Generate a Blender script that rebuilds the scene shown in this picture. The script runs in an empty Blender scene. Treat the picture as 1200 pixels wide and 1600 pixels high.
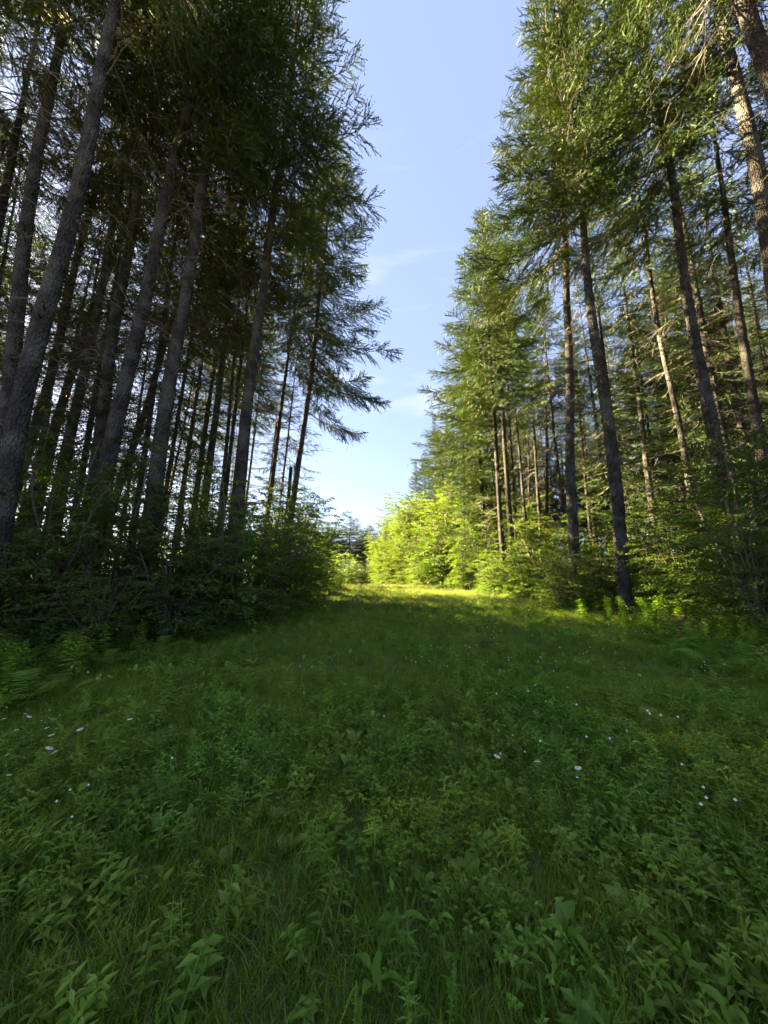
import bpy, math, random
import numpy as np
from mathutils import Vector, Euler

scene = bpy.context.scene
R = math.radians
rng = np.random.default_rng(7)
random.seed(7)

# ---------------------------------------------------------------- camera
CAM_H, PITCH, FPX = 1.6, R(8.87), 545.0        # FPX: focal length in pixels of the 1200x1600 photograph
cam_d = bpy.data.cameras.new('camera')
cam_d.sensor_fit = 'VERTICAL'; cam_d.sensor_height = 36.0; cam_d.lens = 36.0*FPX/1600.0
cam_d.clip_start = 0.05; cam_d.clip_end = 2000
cam = bpy.data.objects.new('camera', cam_d); scene.collection.objects.link(cam)
cam.location = (0, 0, CAM_H); cam.rotation_euler = (R(90)+PITCH, 0, 0)
scene.camera = cam

# ---------------------------------------------------------------- light
SUN_AZ, SUN_EL = R(-66), R(25)                  # azimuth from +Y towards +X, elevation
world = bpy.data.worlds.new('World'); scene.world = world; world.use_nodes = True
wn, wl = world.node_tree.nodes, world.node_tree.links
wn.clear()
w_out = wn.new('ShaderNodeOutputWorld'); w_bg = wn.new('ShaderNodeBackground')
w_bg.inputs['Strength'].default_value = 0.066
w_sky = wn.new('ShaderNodeTexSky'); w_sky.sky_type = 'NISHITA'; w_sky.sun_disc = False
w_sky.sun_elevation = SUN_EL; w_sky.sun_rotation = SUN_AZ
w_sky.air_density = 0.75; w_sky.dust_density = 0.8; w_sky.ozone_density = 2.2
# faint cirrus streaks over the whole dome
w_tc = wn.new('ShaderNodeTexCoord'); w_map = wn.new('ShaderNodeMapping')
w_map.inputs['Scale'].default_value = (1.2, 1.2, 7.0); w_map.inputs['Rotation'].default_value = (0.12, 0.25, 0.4)
w_ns = wn.new('ShaderNodeTexNoise'); w_ns.inputs['Scale'].default_value = 2.1; w_ns.inputs['Detail'].default_value = 7
w_ns.inputs['Distortion'].default_value = 0.6
w_rmp = wn.new('ShaderNodeMapRange'); w_rmp.inputs['From Min'].default_value = 0.56; w_rmp.inputs['From Max'].default_value = 0.80
w_rmp.inputs['To Max'].default_value = 0.30
w_mix = wn.new('ShaderNodeMixRGB'); w_mix.inputs['Color2'].default_value = (1.05, 1.15, 1.30, 1)
wl.new(w_tc.outputs['Generated'], w_map.inputs['Vector']); wl.new(w_map.outputs['Vector'], w_ns.inputs['Vector'])
wl.new(w_ns.outputs['Fac'], w_rmp.inputs['Value']); wl.new(w_rmp.outputs['Result'], w_mix.inputs['Fac'])
w_veil = wn.new('ShaderNodeMixRGB'); w_veil.inputs['Fac'].default_value = 0.85; w_veil.inputs['Color2'].default_value = (0.285, 0.405, 0.80, 1)   # even thin veil
wl.new(w_sky.outputs['Color'], w_veil.inputs['Color1']); wl.new(w_veil.outputs['Color'], w_mix.inputs['Color1']); wl.new(w_mix.outputs['Color'], w_bg.inputs['Color'])
wl.new(w_bg.outputs['Background'], w_out.inputs['Surface'])

sun_d = bpy.data.lights.new('sun', 'SUN'); sun_d.energy = 5.0; sun_d.angle = R(0.5); sun_d.color = (1.0, 0.83, 0.54)
sun = bpy.data.objects.new('sun', sun_d); scene.collection.objects.link(sun)
S = Vector((math.sin(SUN_AZ)*math.cos(SUN_EL), math.cos(SUN_AZ)*math.cos(SUN_EL), math.sin(SUN_EL)))
sun.rotation_euler = S.to_track_quat('Z', 'Y').to_euler(); sun.location = (-40, 30, 40)

vs = scene.view_settings
scene.display_settings.display_device = 'sRGB'
vs.view_transform = 'Standard'; vs.look = 'None'; vs.exposure = 4.4; vs.use_white_balance = True; vs.white_balance_temperature = 7800; vs.white_balance_tint = 10; vs.gamma = 1; vs.use_curve_mapping = False
cy = scene.cycles
cy.max_bounces = 8; cy.diffuse_bounces = 7; cy.glossy_bounces = 2; cy.transmission_bounces = 7; cy.transparent_max_bounces = 4
cy.use_denoising = True; cy.use_adaptive_sampling = True; cy.adaptive_threshold = 0.02
cy.sample_clamp_indirect = 6; cy.caustics_reflective = False; cy.caustics_refractive = False

# ---------------------------------------------------------------- helpers
def px_point(x, y, D):
    """World point seen at photograph pixel (x, y) at forward distance D (metres along +Y)."""
    k = 800.0 - y
    Y = FPX*math.cos(PITCH) - k*math.sin(PITCH)
    Z = FPX*math.sin(PITCH) + k*math.cos(PITCH)
    return Vector(((x-600.0)/Y*D, D, CAM_H + Z/Y*D))

def smooth(a, b, x):
    t = np.clip((np.asarray(x, float)-a)/(b-a), 0, 1); return t*t*(3-2*t)

_ph = rng.uniform(0, 6.28, 12)
def terrain(x, y):
    x = np.asarray(x, float); y = np.asarray(y, float)
    z = 0.40*smooth(6.5, 12, x) + 0.22*smooth(3.8, 8, -x)
    z = z + 0.14*np.clip(x-13, 0, 40)
    z = z + 0.28*np.exp(-((x-5.5)/2.6)**2 - ((y-30)/5.0)**2)
    z = z - 0.056*np.clip(y-24, 0, 75) * smooth(22, 34, y)
    z = z + 0.035*np.sin(x*1.1+_ph[0])*np.sin(y*0.9+_ph[1]) + 0.02*np.sin(x*2.7+_ph[2]+y*1.3) + 0.05*np.sin(x*.35+y*.28+_ph[3])
    return z
def gz(x, y): return float(terrain(x, y))

class MB:
    """Gathers vertices and faces and links them as one mesh."""
    def __init__(s): s.v = []; s.f3 = []; s.f4 = []; s.m3 = []; s.m4 = []; s.n = 0
    def tris(s, P, mat=0):                       # P (k,3,3)
        P = np.asarray(P, float).reshape(-1, 3, 3); k = len(P)
        if not k: return
        s.v.append(P.reshape(-1, 3)); s.f3.append(np.arange(k*3).reshape(k, 3)+s.n); s.m3.append(np.full(k, mat)); s.n += k*3
    def quads(s, P, mat=0):                      # P (k,4,3)
        P = np.asarray(P, float).reshape(-1, 4, 3); k = len(P)
        if not k: return
        s.v.append(P.reshape(-1, 3)); s.f4.append(np.arange(k*4).reshape(k, 4)+s.n); s.m4.append(np.full(k, mat)); s.n += k*4
    def grid(s, V, closed=False, mat=0):         # V (a,b,3) -> quad sheet, optionally closed round b
        V = np.asarray(V, float); a, b = V.shape[:2]
        idx = np.arange(a*b).reshape(a, b) + s.n
        nx = np.roll(idx, -1, 1) if closed else idx[:, 1:]
        cur = idx if closed else idx[:, :-1]
        f = np.stack([cur[:-1], nx[:-1], nx[1:], cur[1:]], -1).reshape(-1, 4)
        s.v.append(V.reshape(-1, 3)); s.f4.append(f); s.m4.append(np.full(len(f), mat)); s.n += a*b
    def tube(s, pts, rad, sides=5, mat=0):
        pts = np.asarray(pts, float); rad = np.broadcast_to(np.asarray(rad, float), (len(pts),))
        T = np.gradient(pts, axis=0); T /= np.linalg.norm(T, axis=1, keepdims=True)+1e-9
        ref = np.array([0, 0, 1.0]) if abs(T[0, 2]) < 0.8 else np.array([1.0, 0, 0])
        U = np.cross(T, ref); U /= np.linalg.norm(U, axis=1, keepdims=True)+1e-9
        W = np.cross(T, U)
        a = np.arange(sides)/sides*2*np.pi
        V = pts[:, None] + rad[:, None, None]*(np.cos(a)[None, :, None]*U[:, None]+np.sin(a)[None, :, None]*W[:, None])
        s.grid(V, True, mat)
    def mesh(s, name, mats, smooth_f=False):
        me = bpy.data.meshes.new(name)
        v = np.concatenate(s.v).astype(np.float32)
        f3 = np.concatenate(s.f3) if s.f3 else np.zeros((0, 3), int); f4 = np.concatenate(s.f4) if s.f4 else np.zeros((0, 4), int)
        m = np.concatenate(s.m3+s.m4) if (s.m3 or s.m4) else np.zeros(0, int)
        me.vertices.add(len(v)); me.vertices.foreach_set('co', v.ravel())
        li = np.concatenate([f3.ravel(), f4.ravel()]).astype(np.int32)
        me.loops.add(len(li)); me.loops.foreach_set('vertex_index', li)
        tot = np.concatenate([np.full(len(f3), 3), np.full(len(f4), 4)])
        st = np.concatenate([[0], np.cumsum(tot)[:-1]]).astype(np.int32)
        me.polygons.add(len(tot)); me.polygons.foreach_set('loop_start', st)
        me.polygons.foreach_set('material_index', m.astype(np.int32))
        me.polygons.foreach_set('use_smooth', np.full(len(tot), smooth_f))
        for mt in mats: me.materials.append(mt)
        me.update(calc_edges=True)
        return me

def obj(name, mesh, parent=None, loc=(0, 0, 0), rot=(0, 0, 0), scl=(1, 1, 1), kind=None):
    o = bpy.data.objects.new(name, mesh); scene.collection.objects.link(o)
    o.location = loc; o.rotation_euler = rot; o.scale = scl
    if parent is not None: o.parent = parent
    if kind: o['kind'] = kind
    return o
def tag(o, label, cat, group=None):
    o['label'] = label; o['category'] = cat
    if group: o['group'] = group
    return o
def thing(name, label, cat, loc, rot=(0, 0, 0), group=None):
    o = obj(name, None, None, loc, rot); o.empty_display_size = 0.3
    return tag(o, label, cat, group)

def unit(v): v = np.asarray(v, float); return v/(np.linalg.norm(v, axis=-1, keepdims=True)+1e-9)
def place_template(tpl, pos, d, side, sl, sw):
    """tpl (k,3,3) in (along, side, normal) coordinates placed at each pos with axes d, side and their normal."""
    d = unit(d); nrm = unit(np.cross(d, side)); sd = np.cross(nrm, d)
    P = (pos[:, None, None] + (tpl[None, ..., 0:1]*sl[:, None, None, None])*d[:, None, None]
         + (tpl[None, ..., 1:2]*sw[:, None, None, None])*sd[:, None, None] + (tpl[None, ..., 2:3]*sw[:, None, None, None])*nrm[:, None, None])
    return P.reshape(-1, tpl.shape[1], 3)

# ---------------------------------------------------------------- materials
def new_mat(name):
    m = bpy.data.materials.new(name); m.use_nodes = True; m.node_tree.nodes.clear(); return m, m.node_tree.nodes, m.node_tree.links

def leaf_mat(name, cols, transl=0.35, tint=(1.35, 1.5, 0.6), rough=0.55, spec=0.25, var=0.3, scale=0.5):
    m, n, l = new_mat(name)
    out = n.new('ShaderNodeOutputMaterial'); geo = n.new('ShaderNodeNewGeometry'); oi = n.new('ShaderNodeObjectInfo')
    ramp = n.new('ShaderNodeValToRGB')
    while len(ramp.color_ramp.elements) < len(cols): ramp.color_ramp.elements.new(0.5)
    for i, c in enumerate(cols):
        ramp.color_ramp.elements[i].position = i/(len(cols)-1); ramp.color_ramp.elements[i].color = (*c, 1)
    l.new(geo.outputs['Random Per Island'], ramp.inputs['Fac'])
    hsv = n.new('ShaderNodeHueSaturation')
    mr = n.new('ShaderNodeMapRange'); mr.inputs['To Min'].default_value = 1-var; mr.inputs['To Max'].default_value = 1+var
    l.new(oi.outputs['Random'], mr.inputs['Value']); l.new(mr.outputs['Result'], hsv.inputs['Value'])
    ns = n.new('ShaderNodeTexNoise'); ns.inputs['Scale'].default_value = scale; ns.inputs['Detail'].default_value = 3
    l.new(geo.outputs['Position'], ns.inputs['Vector'])
    mh = n.new('ShaderNodeMapRange'); mh.inputs['From Min'].default_value = 0.3; mh.inputs['From Max'].default_value = 0.7
    mh.inputs['To Min'].default_value = 0.478; mh.inputs['To Max'].default_value = 0.52
    l.new(ns.outputs['Fac'], mh.inputs['Value']); l.new(mh.outputs['Result'], hsv.inputs['Hue'])
    l.new(ramp.outputs['Color'], hsv.inputs['Color'])
    p = n.new('ShaderNodeBsdfPrincipled'); p.inputs['Roughness'].default_value = rough; p.inputs['Specular IOR Level'].default_value = spec
    l.new(hsv.outputs['Color'], p.inputs['Base Color'])
    t = n.new('ShaderNodeBsdfTranslucent'); tm = n.new('ShaderNodeMixRGB'); tm.blend_type = 'MULTIPLY'; tm.inputs['Fac'].default_value = 1
    tm.inputs['Color2'].default_value = (*tint, 1); l.new(hsv.outputs['Color'], tm.inputs['Color1']); l.new(tm.outputs['Color'], t.inputs['Color'])
    mx = n.new('ShaderNodeMixShader'); mx.inputs['Fac'].default_value = transl
    l.new(p.outputs['BSDF'], mx.inputs[1]); l.new(t.outputs['BSDF'], mx.inputs[2]); l.new(mx.outputs['Shader'], out.inputs['Surface'])
    return m

def bark_mat(name, dark, mid, light, lichen=0.35):
    m, n, l = new_mat(name)
    out = n.new('ShaderNodeOutputMaterial'); p = n.new('ShaderNodeBsdfPrincipled'); p.inputs['Roughness'].default_value = 0.92
    p.inputs['Specular IOR Level'].default_value = 0.15
    tc = n.new('ShaderNodeTexCoord'); oi = n.new('ShaderNodeObjectInfo')
    add = n.new('ShaderNodeVectorMath'); add.operation = 'ADD'
    sc = n.new('ShaderNodeVectorMath'); sc.operation = 'SCALE'; sc.inputs['Scale'].default_value = 37.0
    cmb = n.new('ShaderNodeCombineXYZ'); l.new(oi.outputs['Random'], cmb.inputs['Z']); l.new(cmb.outputs['Vector'], sc.inputs[0])
    l.new(tc.outputs['Object'], add.inputs[0]); l.new(sc.outputs['Vector'], add.inputs[1])
    mp = n.new('ShaderNodeMapping'); mp.inputs['Scale'].default_value = (1, 1, 0.55); l.new(add.outputs['Vector'], mp.inputs['Vector'])
    vo = n.new('ShaderNodeTexVoronoi'); vo.inputs['Scale'].default_value = 26; vo.feature = 'F1'; l.new(mp.outputs['Vector'], vo.inputs['Vector'])
    n1 = n.new('ShaderNodeTexNoise'); n1.inputs['Scale'].default_value = 9; n1.inputs['Detail'].default_value = 8; n1.inputs['Roughness'].default_value = 0.7
    l.new(mp.outputs['Vector'], n1.inputs['Vector'])
    n2 = n.new('ShaderNodeTexNoise'); n2.inputs['Scale'].default_value = 2.3; n2.inputs['Detail'].default_value = 6; l.new(add.outputs['Vector'], n2.inputs['Vector'])
    r1 = n.new('ShaderNodeValToRGB'); r1.color_ramp.elements[0].color = (*dark, 1); r1.color_ramp.elements[1].color = (*mid, 1)
    r1.color_ramp.elements[0].position = 0.32; r1.color_ramp.elements[1].position = 0.68
    l.new(n1.outputs['Fac'], r1.inputs['Fac'])
    r2 = n.new('ShaderNodeMapRange'); r2.inputs['From Min'].default_value = 0.46; r2.inputs['From Max'].default_value = 0.66; r2.inputs['To Max'].default_value = lichen
    l.new(n2.outputs['Fac'], r2.inputs['Value'])
    mx = n.new('ShaderNodeMixRGB'); mx.inputs['Color2'].default_value = (*light, 1); l.new(r2.outputs['Result'], mx.inputs['Fac']); l.new(r1.outputs['Color'], mx.inputs['Color1'])
    cr = n.new('ShaderNodeMapRange'); cr.inputs['From Min'].default_value = 0.0; cr.inputs['From Max'].default_value = 0.5; cr.inputs['To Min'].default_value = 1.15; cr.inputs['To Max'].default_value = 0.6
    l.new(vo.outputs['Distance'], cr.inputs['Value'])
    mu = n.new('ShaderNodeMixRGB'); mu.blend_type = 'MULTIPLY'; mu.inputs['Fac'].default_value = 1; l.new(mx.outputs['Color'], mu.inputs['Color1']); l.new(cr.outputs['Result'], mu.inputs['Color2'])
    l.new(mu.outputs['Color'], p.inputs['Base Color'])
    ad = n.new('ShaderNodeMath'); ad.operation = 'SUBTRACT'; l.new(n1.outputs['Fac'], ad.inputs[0]); l.new(vo.outputs['Distance'], ad.inputs[1])
    bp = n.new('ShaderNodeBump'); bp.inputs['Strength'].default_value = 1.0; bp.inputs['Distance'].default_value = 0.06
    l.new(ad.outputs['Value'], bp.inputs['Height']); l.new(bp.outputs['Normal'], p.inputs['Normal'])
    l.new(p.outputs['BSDF'], out.inputs['Surface'])
    return m

def plain_mat(name, c1, c2, rough=0.8, scale=12, transl=0):
    m, n, l = new_mat(name)
    out = n.new('ShaderNodeOutputMaterial'); p = n.new('ShaderNodeBsdfPrincipled'); p.inputs['Roughness'].default_value = rough
    geo = n.new('ShaderNodeNewGeometry'); ns = n.new('ShaderNodeTexNoise'); ns.inputs['Scale'].default_value = scale; ns.inputs['Detail'].default_value = 5
    l.new(geo.outputs['Position'], ns.inputs['Vector'])
    mx = n.new('ShaderNodeMixRGB'); mx.inputs['Color1'].default_value = (*c1, 1); mx.inputs['Color2'].default_value = (*c2, 1)
    l.new(ns.outputs['Fac'], mx.inputs['Fac']); l.new(mx.outputs['Color'], p.inputs['Base Color'])
    if transl:
        t = n.new('ShaderNodeBsdfTranslucent'); l.new(mx.outputs['Color'], t.inputs['Color'])
        ms = n.new('ShaderNodeMixShader'); ms.inputs['Fac'].default_value = transl
        l.new(p.outputs['BSDF'], ms.inputs[1]); l.new(t.outputs['BSDF'], ms.inputs[2]); l.new(ms.outputs['Shader'], out.inputs['Surface'])
    else: l.new(p.outputs['BSDF'], out.inputs['Surface'])
    return m

M_BARK = bark_mat('spruce_bark', (0.032, 0.030, 0.029), (0.102, 0.095, 0.087), (0.23, 0.235, 0.22), 0.5)
M_TWIG = plain_mat('dead_twig_bark', (0.065, 0.056, 0.048), (0.14, 0.122, 0.104))
M_STEM = plain_mat('branch_bark', (0.055, 0.043, 0.033), (0.11, 0.09, 0.07))
M_NEEDLE = leaf_mat('spruce_needles', [(0.028, 0.058, 0.026), (0.047, 0.086, 0.032), (0.088, 0.124, 0.040)], 0.11, (1.8, 1.6, 0.5), 0.6, 0.08, 0.25)
M_SHRUB = leaf_mat('shrub_leaves', [(0.050, 0.098, 0.020), (0.072, 0.132, 0.025), (0.105, 0.165, 0.034)], 0.42, (1.7, 1.7, 0.5), 0.5, 0.3, 0.2)
M_BRIGHT = leaf_mat('young_leaves', [(0.055, 0.105, 0.022), (0.085, 0.140, 0.028), (0.125, 0.17, 0.038)], 0.42, (1.4, 1.4, 0.55), 0.5, 0.25, 0.2)
M_MEADOW = leaf_mat('meadow_grass_blades', [(0.088, 0.165, 0.026), (0.110, 0.195, 0.032), (0.135, 0.215, 0.040), (0.16, 0.225, 0.052), (0.22, 0.23, 0.10)], 0.45, (1.25, 1.3, 0.65), 0.65, 0.1, 0.22, 0.9)
M_GRASS = leaf_mat('grass_blades', [(0.122, 0.225, 0.022), (0.150, 0.262, 0.026), (0.180, 0.292, 0.033), (0.208, 0.305, 0.042), (0.28, 0.285, 0.11)], 0.5, (1.4, 1.4, 0.5), 0.65, 0.1, 0.22, 0.9)
M_WEED = leaf_mat('weed_leaves', [(0.108, 0.208, 0.026), (0.138, 0.250, 0.033), (0.175, 0.280, 0.046)], 0.42, (1.4, 1.45, 0.5), 0.6, 0.15, 0.25, 0.9)
M_HERB = leaf_mat('herb_leaves', [(0.132, 0.235, 0.030), (0.170, 0.280, 0.044), (0.225, 0.325, 0.080)], 0.38, (1.4, 1.4, 0.5), 0.6, 0.18, 0.25, 0.9)
M_PETAL = plain_mat('white_petals', (0.74, 0.74, 0.72), (0.82, 0.82, 0.80), 0.6, 12, 0.3)
M_DISC = plain_mat('yellow_disc', (0.55, 0.34, 0.03), (0.68, 0.45, 0.05))

# ground: soil and moss under the grass, needle litter under the trees
m, n, l = new_mat('forest_soil')
out = n.new('ShaderNodeOutputMaterial'); p = n.new('ShaderNodeBsdfPrincipled'); p.inputs['Roughness'].default_value = 0.95
geo = n.new('ShaderNodeNewGeometry'); at = n.new('ShaderNodeAttribute'); at.attribute_name = 'meadow'
n1 = n.new('ShaderNodeTexNoise'); n1.inputs['Scale'].default_value = 6; n1.inputs['Detail'].default_value = 8; l.new(geo.outputs['Position'], n1.inputs['Vector'])
n2 = n.new('ShaderNodeTexNoise'); n2.inputs['Scale'].default_value = 45; n2.inputs['Detail'].default_value = 4; l.new(geo.outputs['Position'], n2.inputs['Vector'])
a1 = n.new('ShaderNodeMixRGB'); a1.inputs['Color1'].default_value = (0.05, 0.036, 0.022, 1); a1.inputs['Color2'].default_value = (0.11, 0.078, 0.045, 1); l.new(n2.outputs['Fac'], a1.inputs['Fac'])
a2 = n.new('ShaderNodeMixRGB'); a2.inputs['Color1'].default_value = (0.060, 0.105, 0.016, 1); a2.inputs['Color2'].default_value = (0.115, 0.155, 0.030, 1); l.new(n1.outputs['Fac'], a2.inputs['Fac'])
mx = n.new('ShaderNodeMixRGB'); l.new(at.outputs['Fac'], mx.inputs['Fac']); l.new(a1.outputs['Color'], mx.inputs['Color1']); l.new(a2.outputs['Color'], mx.inputs['Color2'])
l.new(mx.outputs['Color'], p.inputs['Base Color'])
bp = n.new('ShaderNodeBump'); bp.inputs['Distance'].default_value = 0.05; l.new(n2.outputs['Fac'], bp.inputs['Height']); l.new(bp.outputs['Normal'], p.inputs['Normal'])
l.new(p.outputs['BSDF'], out.inputs['Surface']); M_SOIL = m

# ---------------------------------------------------------------- ground
def right_edge(y):  # x of the grass strip's right border
    return np.interp(y, [-6, 2, 6, 10, 14, 22, 26, 29, 34, 45, 60, 75], [5.2, 5.2, 6.0, 6.7, 6.6, 5.8, 4.0, 2.3, 0.3, -3.2, -8.5, -17])
def left_edge(y):
    return np.interp(y, [-6, 2, 6, 10, 16, 22, 26, 34, 60, 80], [-4.9, -4.7, -4.5, -4.0, -3.5, -3.4, -5.5, -12, -40, -60])
def axis(*segs):
    return np.unique(np.concatenate([np.arange(a, b, s) for a, b, s in segs]))
gx = axis((-900, -100, 100), (-100, -20, 8), (-20, 20, 0.4), (20, 100, 8), (100, 901, 100))
gy = axis((-300, -20, 40), (-20, 0, 2), (0, 45, 0.4), (45, 120, 3), (120, 1201, 120))
GX, GY = np.meshgrid(gx, gy)
mb = MB(); mb.grid(np.stack([GX, GY, terrain(GX, GY)], -1))
me = mb.mesh('ground', [M_SOIL], True)
f = smooth(-1.0, 0.8, right_edge(GY)-GX)*smooth(-1.0, 0.8, GX-left_edge(GY))
f = np.maximum(f, smooth(24, 27, GY+0.75*GX*(GX < 0))*(GX < 0)*1.0)
me.attributes.new('meadow', 'FLOAT', 'POINT').data.foreach_set('value', f.ravel().astype(np.float32))
obj('ground', me, kind='structure')

# ---------------------------------------------------------------- spruce crowns
def twig_template(nseg, spread, r):
    T = [[(0, -0.012, 0), (0, 0.012, 0), (1, 0, 0)]]
    for i in range(nseg):
        s = (i+0.3)/nseg
        for sg in (-1, 1):
            a = s + r.uniform(-0.03, 0.03); ln = 1.45/nseg*r.uniform(0.8, 1.2); wd = spread*(1-0.55*s)*r.uniform(0.75, 1.2)
            z = r.uniform(-0.3, 0.25)*wd
            T.append([(a-0.035, 0, 0), (a+0.10, 0, 0), (a+ln, sg*wd, z)])
        if i % 2 == 0: T.append([(s, 0, 0), (s+0.10, 0, 0), (s+1.0/nseg, r.uniform(-.2, .2)*spread, spread*0.7)])
    T.append([(0.85, -0.02, 0), (0.85, 0.02, 0), (1.08, 0, 0)])
    return np.array(T)

def make_crown(seed, H, base_lit, base_dark, Lmax, lit_bias, spacing=0.56, per=6.0, dens=1.0, hang=0.5):
    r = np.random.default_rng(seed); mb = MB()
    tpls = [twig_template(6, 0.040, r), twig_template(5, 0.046, r)]
    pos, dr, sd, ln = [], [], [], []
    z = min(base_lit, base_dark)
    while z < H-0.3:
        z += spacing*r.uniform(0.55, 1.45)*(1.0 if z < H*0.8 else 0.65)
        k = max(1, int(round(per*r.uniform(0.6, 1.4))))
        a0 = r.uniform(0, 6.28)
        for j in range(k):
            az = a0 + j*2*np.pi/k + r.uniform(-0.45, 0.45)
            c = 0.5+0.5*math.cos(az)                       # 1 on the lit side
            zb = base_dark + (base_lit-base_dark)*c**1.2
            if z < zb: continue
            t = min(0.999, (z-zb)/(H-zb))
            L = Lmax*(1-t)**0.75*min(1.0, 0.65+2.2*t)*(1-lit_bias+lit_bias*c)*r.uniform(0.5, 1.3)+0.2
            if r.random() > 0.93*dens**0.3: continue
            zz = z + r.uniform(-0.15, 0.15)
            e0 = R(-16 + 56*t**1.25) + r.normal(0, 0.12)
            droop = (0.30*(1-t)+0.03)*r.uniform(0.6, 1.4)
            u = np.linspace(0, 1, 7)
            out = L*u*math.cos(e0)*(1-0.06*u)
            h = L*u*math.sin(e0) - droop*L*np.sin(u*2.2)*0.62 + 0.09*L*u**3
            wob = r.normal(0, 0.03, 7)*L*u; ca, sa = math.cos(az), math.sin(az)
            P = np.stack([out*ca-wob*sa, out*sa+wob*ca, zz+h], 1)
            mb.tube(P, np.linspace(0.010+0.0075*L, 0.003, 7), 3, 1)
            # second-order branchlets
            n2 = max(4, int(L/0.105*dens))
            us = np.sort(r.uniform(0.16 if L > 1.2 else 0.05, 1.0, n2))
            for q, uu in enumerate(us):
                i = min(int(uu*6), 5); fr = uu*6-i
                b = P[i]*(1-fr)+P[i+1]*fr; ax = unit(P[i+1]-P[i])
                sg = 1 if q % 2 else -1
                lat = unit(np.cross(ax, (0, 0, 1)))*sg
                ls = (0.20+0.30*L*math.sin(np.pi*min(1, (uu*0.85+0.13)))*r.uniform(0.5, 1.2))*(1.0 if L > 1 else 0.75)
                ls = min(ls, 1.15)
                dirv = unit(ax*r.uniform(0.55, 1.0)+lat*r.uniform(0.5, 1.0)+np.array([0, 0, -r.uniform(0.05, 0.5)*hang*(1-t)]))
                kk = max(1, int(round(ls/0.26)))
                for w in range(kk):
                    pos.append(b+dirv*ls*w/kk); dr.append(dirv+r.normal(0, 0.10, 3)); sd.append(lat+ax*0.2+r.normal(0, 0.3, 3)); ln.append(ls/kk*1.2)
                    # side and hanging twigs
                    for _h in range(int(1.25*dens+r.random())):
                        pos.append(b+dirv*ls*(w+r.uniform(0.2, 0.9))/kk)
                        dr.append(unit(dirv*0.5+ax*r.uniform(-0.2, 0.8)+r.normal(0, 0.25, 3)+np.array([0, 0, -r.uniform(0.1, 1.7)*hang*(1-0.7*t)])))
                        sd.append(lat+r.normal(0, 0.5, 3)); ln.append(r.uniform(0.14, 0.34))
            for w in range(2):
                pos.append(P[5]+(P[6]-P[5])*w*0.7); dr.append(P[6]-P[5]+r.normal(0, 0.04, 3)); sd.append(np.array([-sa, ca, 0])); ln.append(0.3)
    pos, dr, sd, ln = map(np.array, (pos, dr, sd, ln))
    for k in range(2):
        s_ = np.arange(len(pos)) % 2 == k
        mb.tris(place_template(tpls[k], pos[s_], dr[s_], sd[s_], ln[s_], np.clip(0.55+ln[s_]*1.3, 0.6, 1.15)), 0)
    return mb

def make_deadwood(seed, z0, z1, count, Lr, twigs=3):
    r = np.random.default_rng(seed); mb = MB()
    for i in range(count):
        z = z0+(z1-z0)*((i+r.random())/count)**0.9; az = r.uniform(0, 6.28); L = r.uniform(*Lr)*(0.45+0.75*(z-z0)/(z1-z0))
        if r.random() < 0.25: L *= 0.35
        u = np.linspace(0, 1, 5); e = R(r.uniform(-25, 22)); ca, sa = math.cos(az), math.sin(az)
        wob = r.normal(0, 0.05, 5)*L*u
        P = np.stack([L*u*math.cos(e)*ca-wob*sa, L*u*math.cos(e)*sa+wob*ca, z+L*u*math.sin(e)-0.25*L*u**2*r.uniform(-0.3, 1)+r.normal(0, .02, 5)*u], 1)
        mb.tube(P, np.linspace(0.006+0.004*L, 0.002, 5), 3, 0)
        for q in range(int(twigs*L+r.random())):
            uu = r.uniform(0.25, 0.95); i0 = min(int(uu*4), 3); b = P[i0]+(P[i0+1]-P[i0])*(uu*4-i0)
            ax = unit(P[i0+1]-P[i0]); d = unit(ax*0.8+r.normal(0, 0.7, 3)+np.array([0, 0, -0.2])); l2 = r.uniform(0.15, 0.55)*min(L, 1.5)
            e1 = b+d*l2*0.6; e2 = b+d*l2+np.array([0, 0, -0.12*l2])
            mb.tube([b, e1, e2], [0.0055, 0.004, 0.002], 3, 0)
    return mb

HT = 24.0   # height all crowns and trunks are modelled at
CROWN = {}
def crown(name, *a, **k): CROWN[name] = make_crown(*a, **k).mesh('crown', [M_NEEDLE, M_STEM])
crown('edge1', 11, HT, 11.5, 15.5, 4.5, 0.45, spacing=.60, per=5.2, dens=1.15, hang=.55)
crown('edge2', 12, HT, 12.5, 16.0, 4.2, 0.42, spacing=.60, per=5.2, dens=1.15, hang=.55)
crown('edge3', 13, HT, 8.0, 13.5, 4.6, 0.45, spacing=.64, per=5.2, dens=1.15, hang=.55)
crown('deep1', 14, HT, 13.0, 15.0, 2.8, 0.15, dens=1.15, per=4.8, spacing=.62, hang=.5)
crown('deep2', 15, HT, 15.0, 13.5, 2.6, 0.15, dens=1.1, per=4.8, spacing=.62, hang=.5)
crown('open1', 16, HT, 3.5, 7.0, 3.5, 0.20, dens=1.15, spacing=.50)
crown('open2', 17, HT, 5.5, 7.5, 3.3, 0.20, dens=1.15, spacing=.50)
crown('sparse', 18, HT, 6.0, 5.0, 2.8, 0.2, dens=.7, per=4)
DEAD = [make_deadwood(21+i, 2.2, 15, 100, (0.6, 2.3), 3).mesh('dead_branch', [M_TWIG]) for i in range(3)]
DEAD_LOW = make_deadwood(29, 2.0, 9.0, 60, (0.6, 1.9)).mesh('dead_branch', [M_TWIG])

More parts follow.
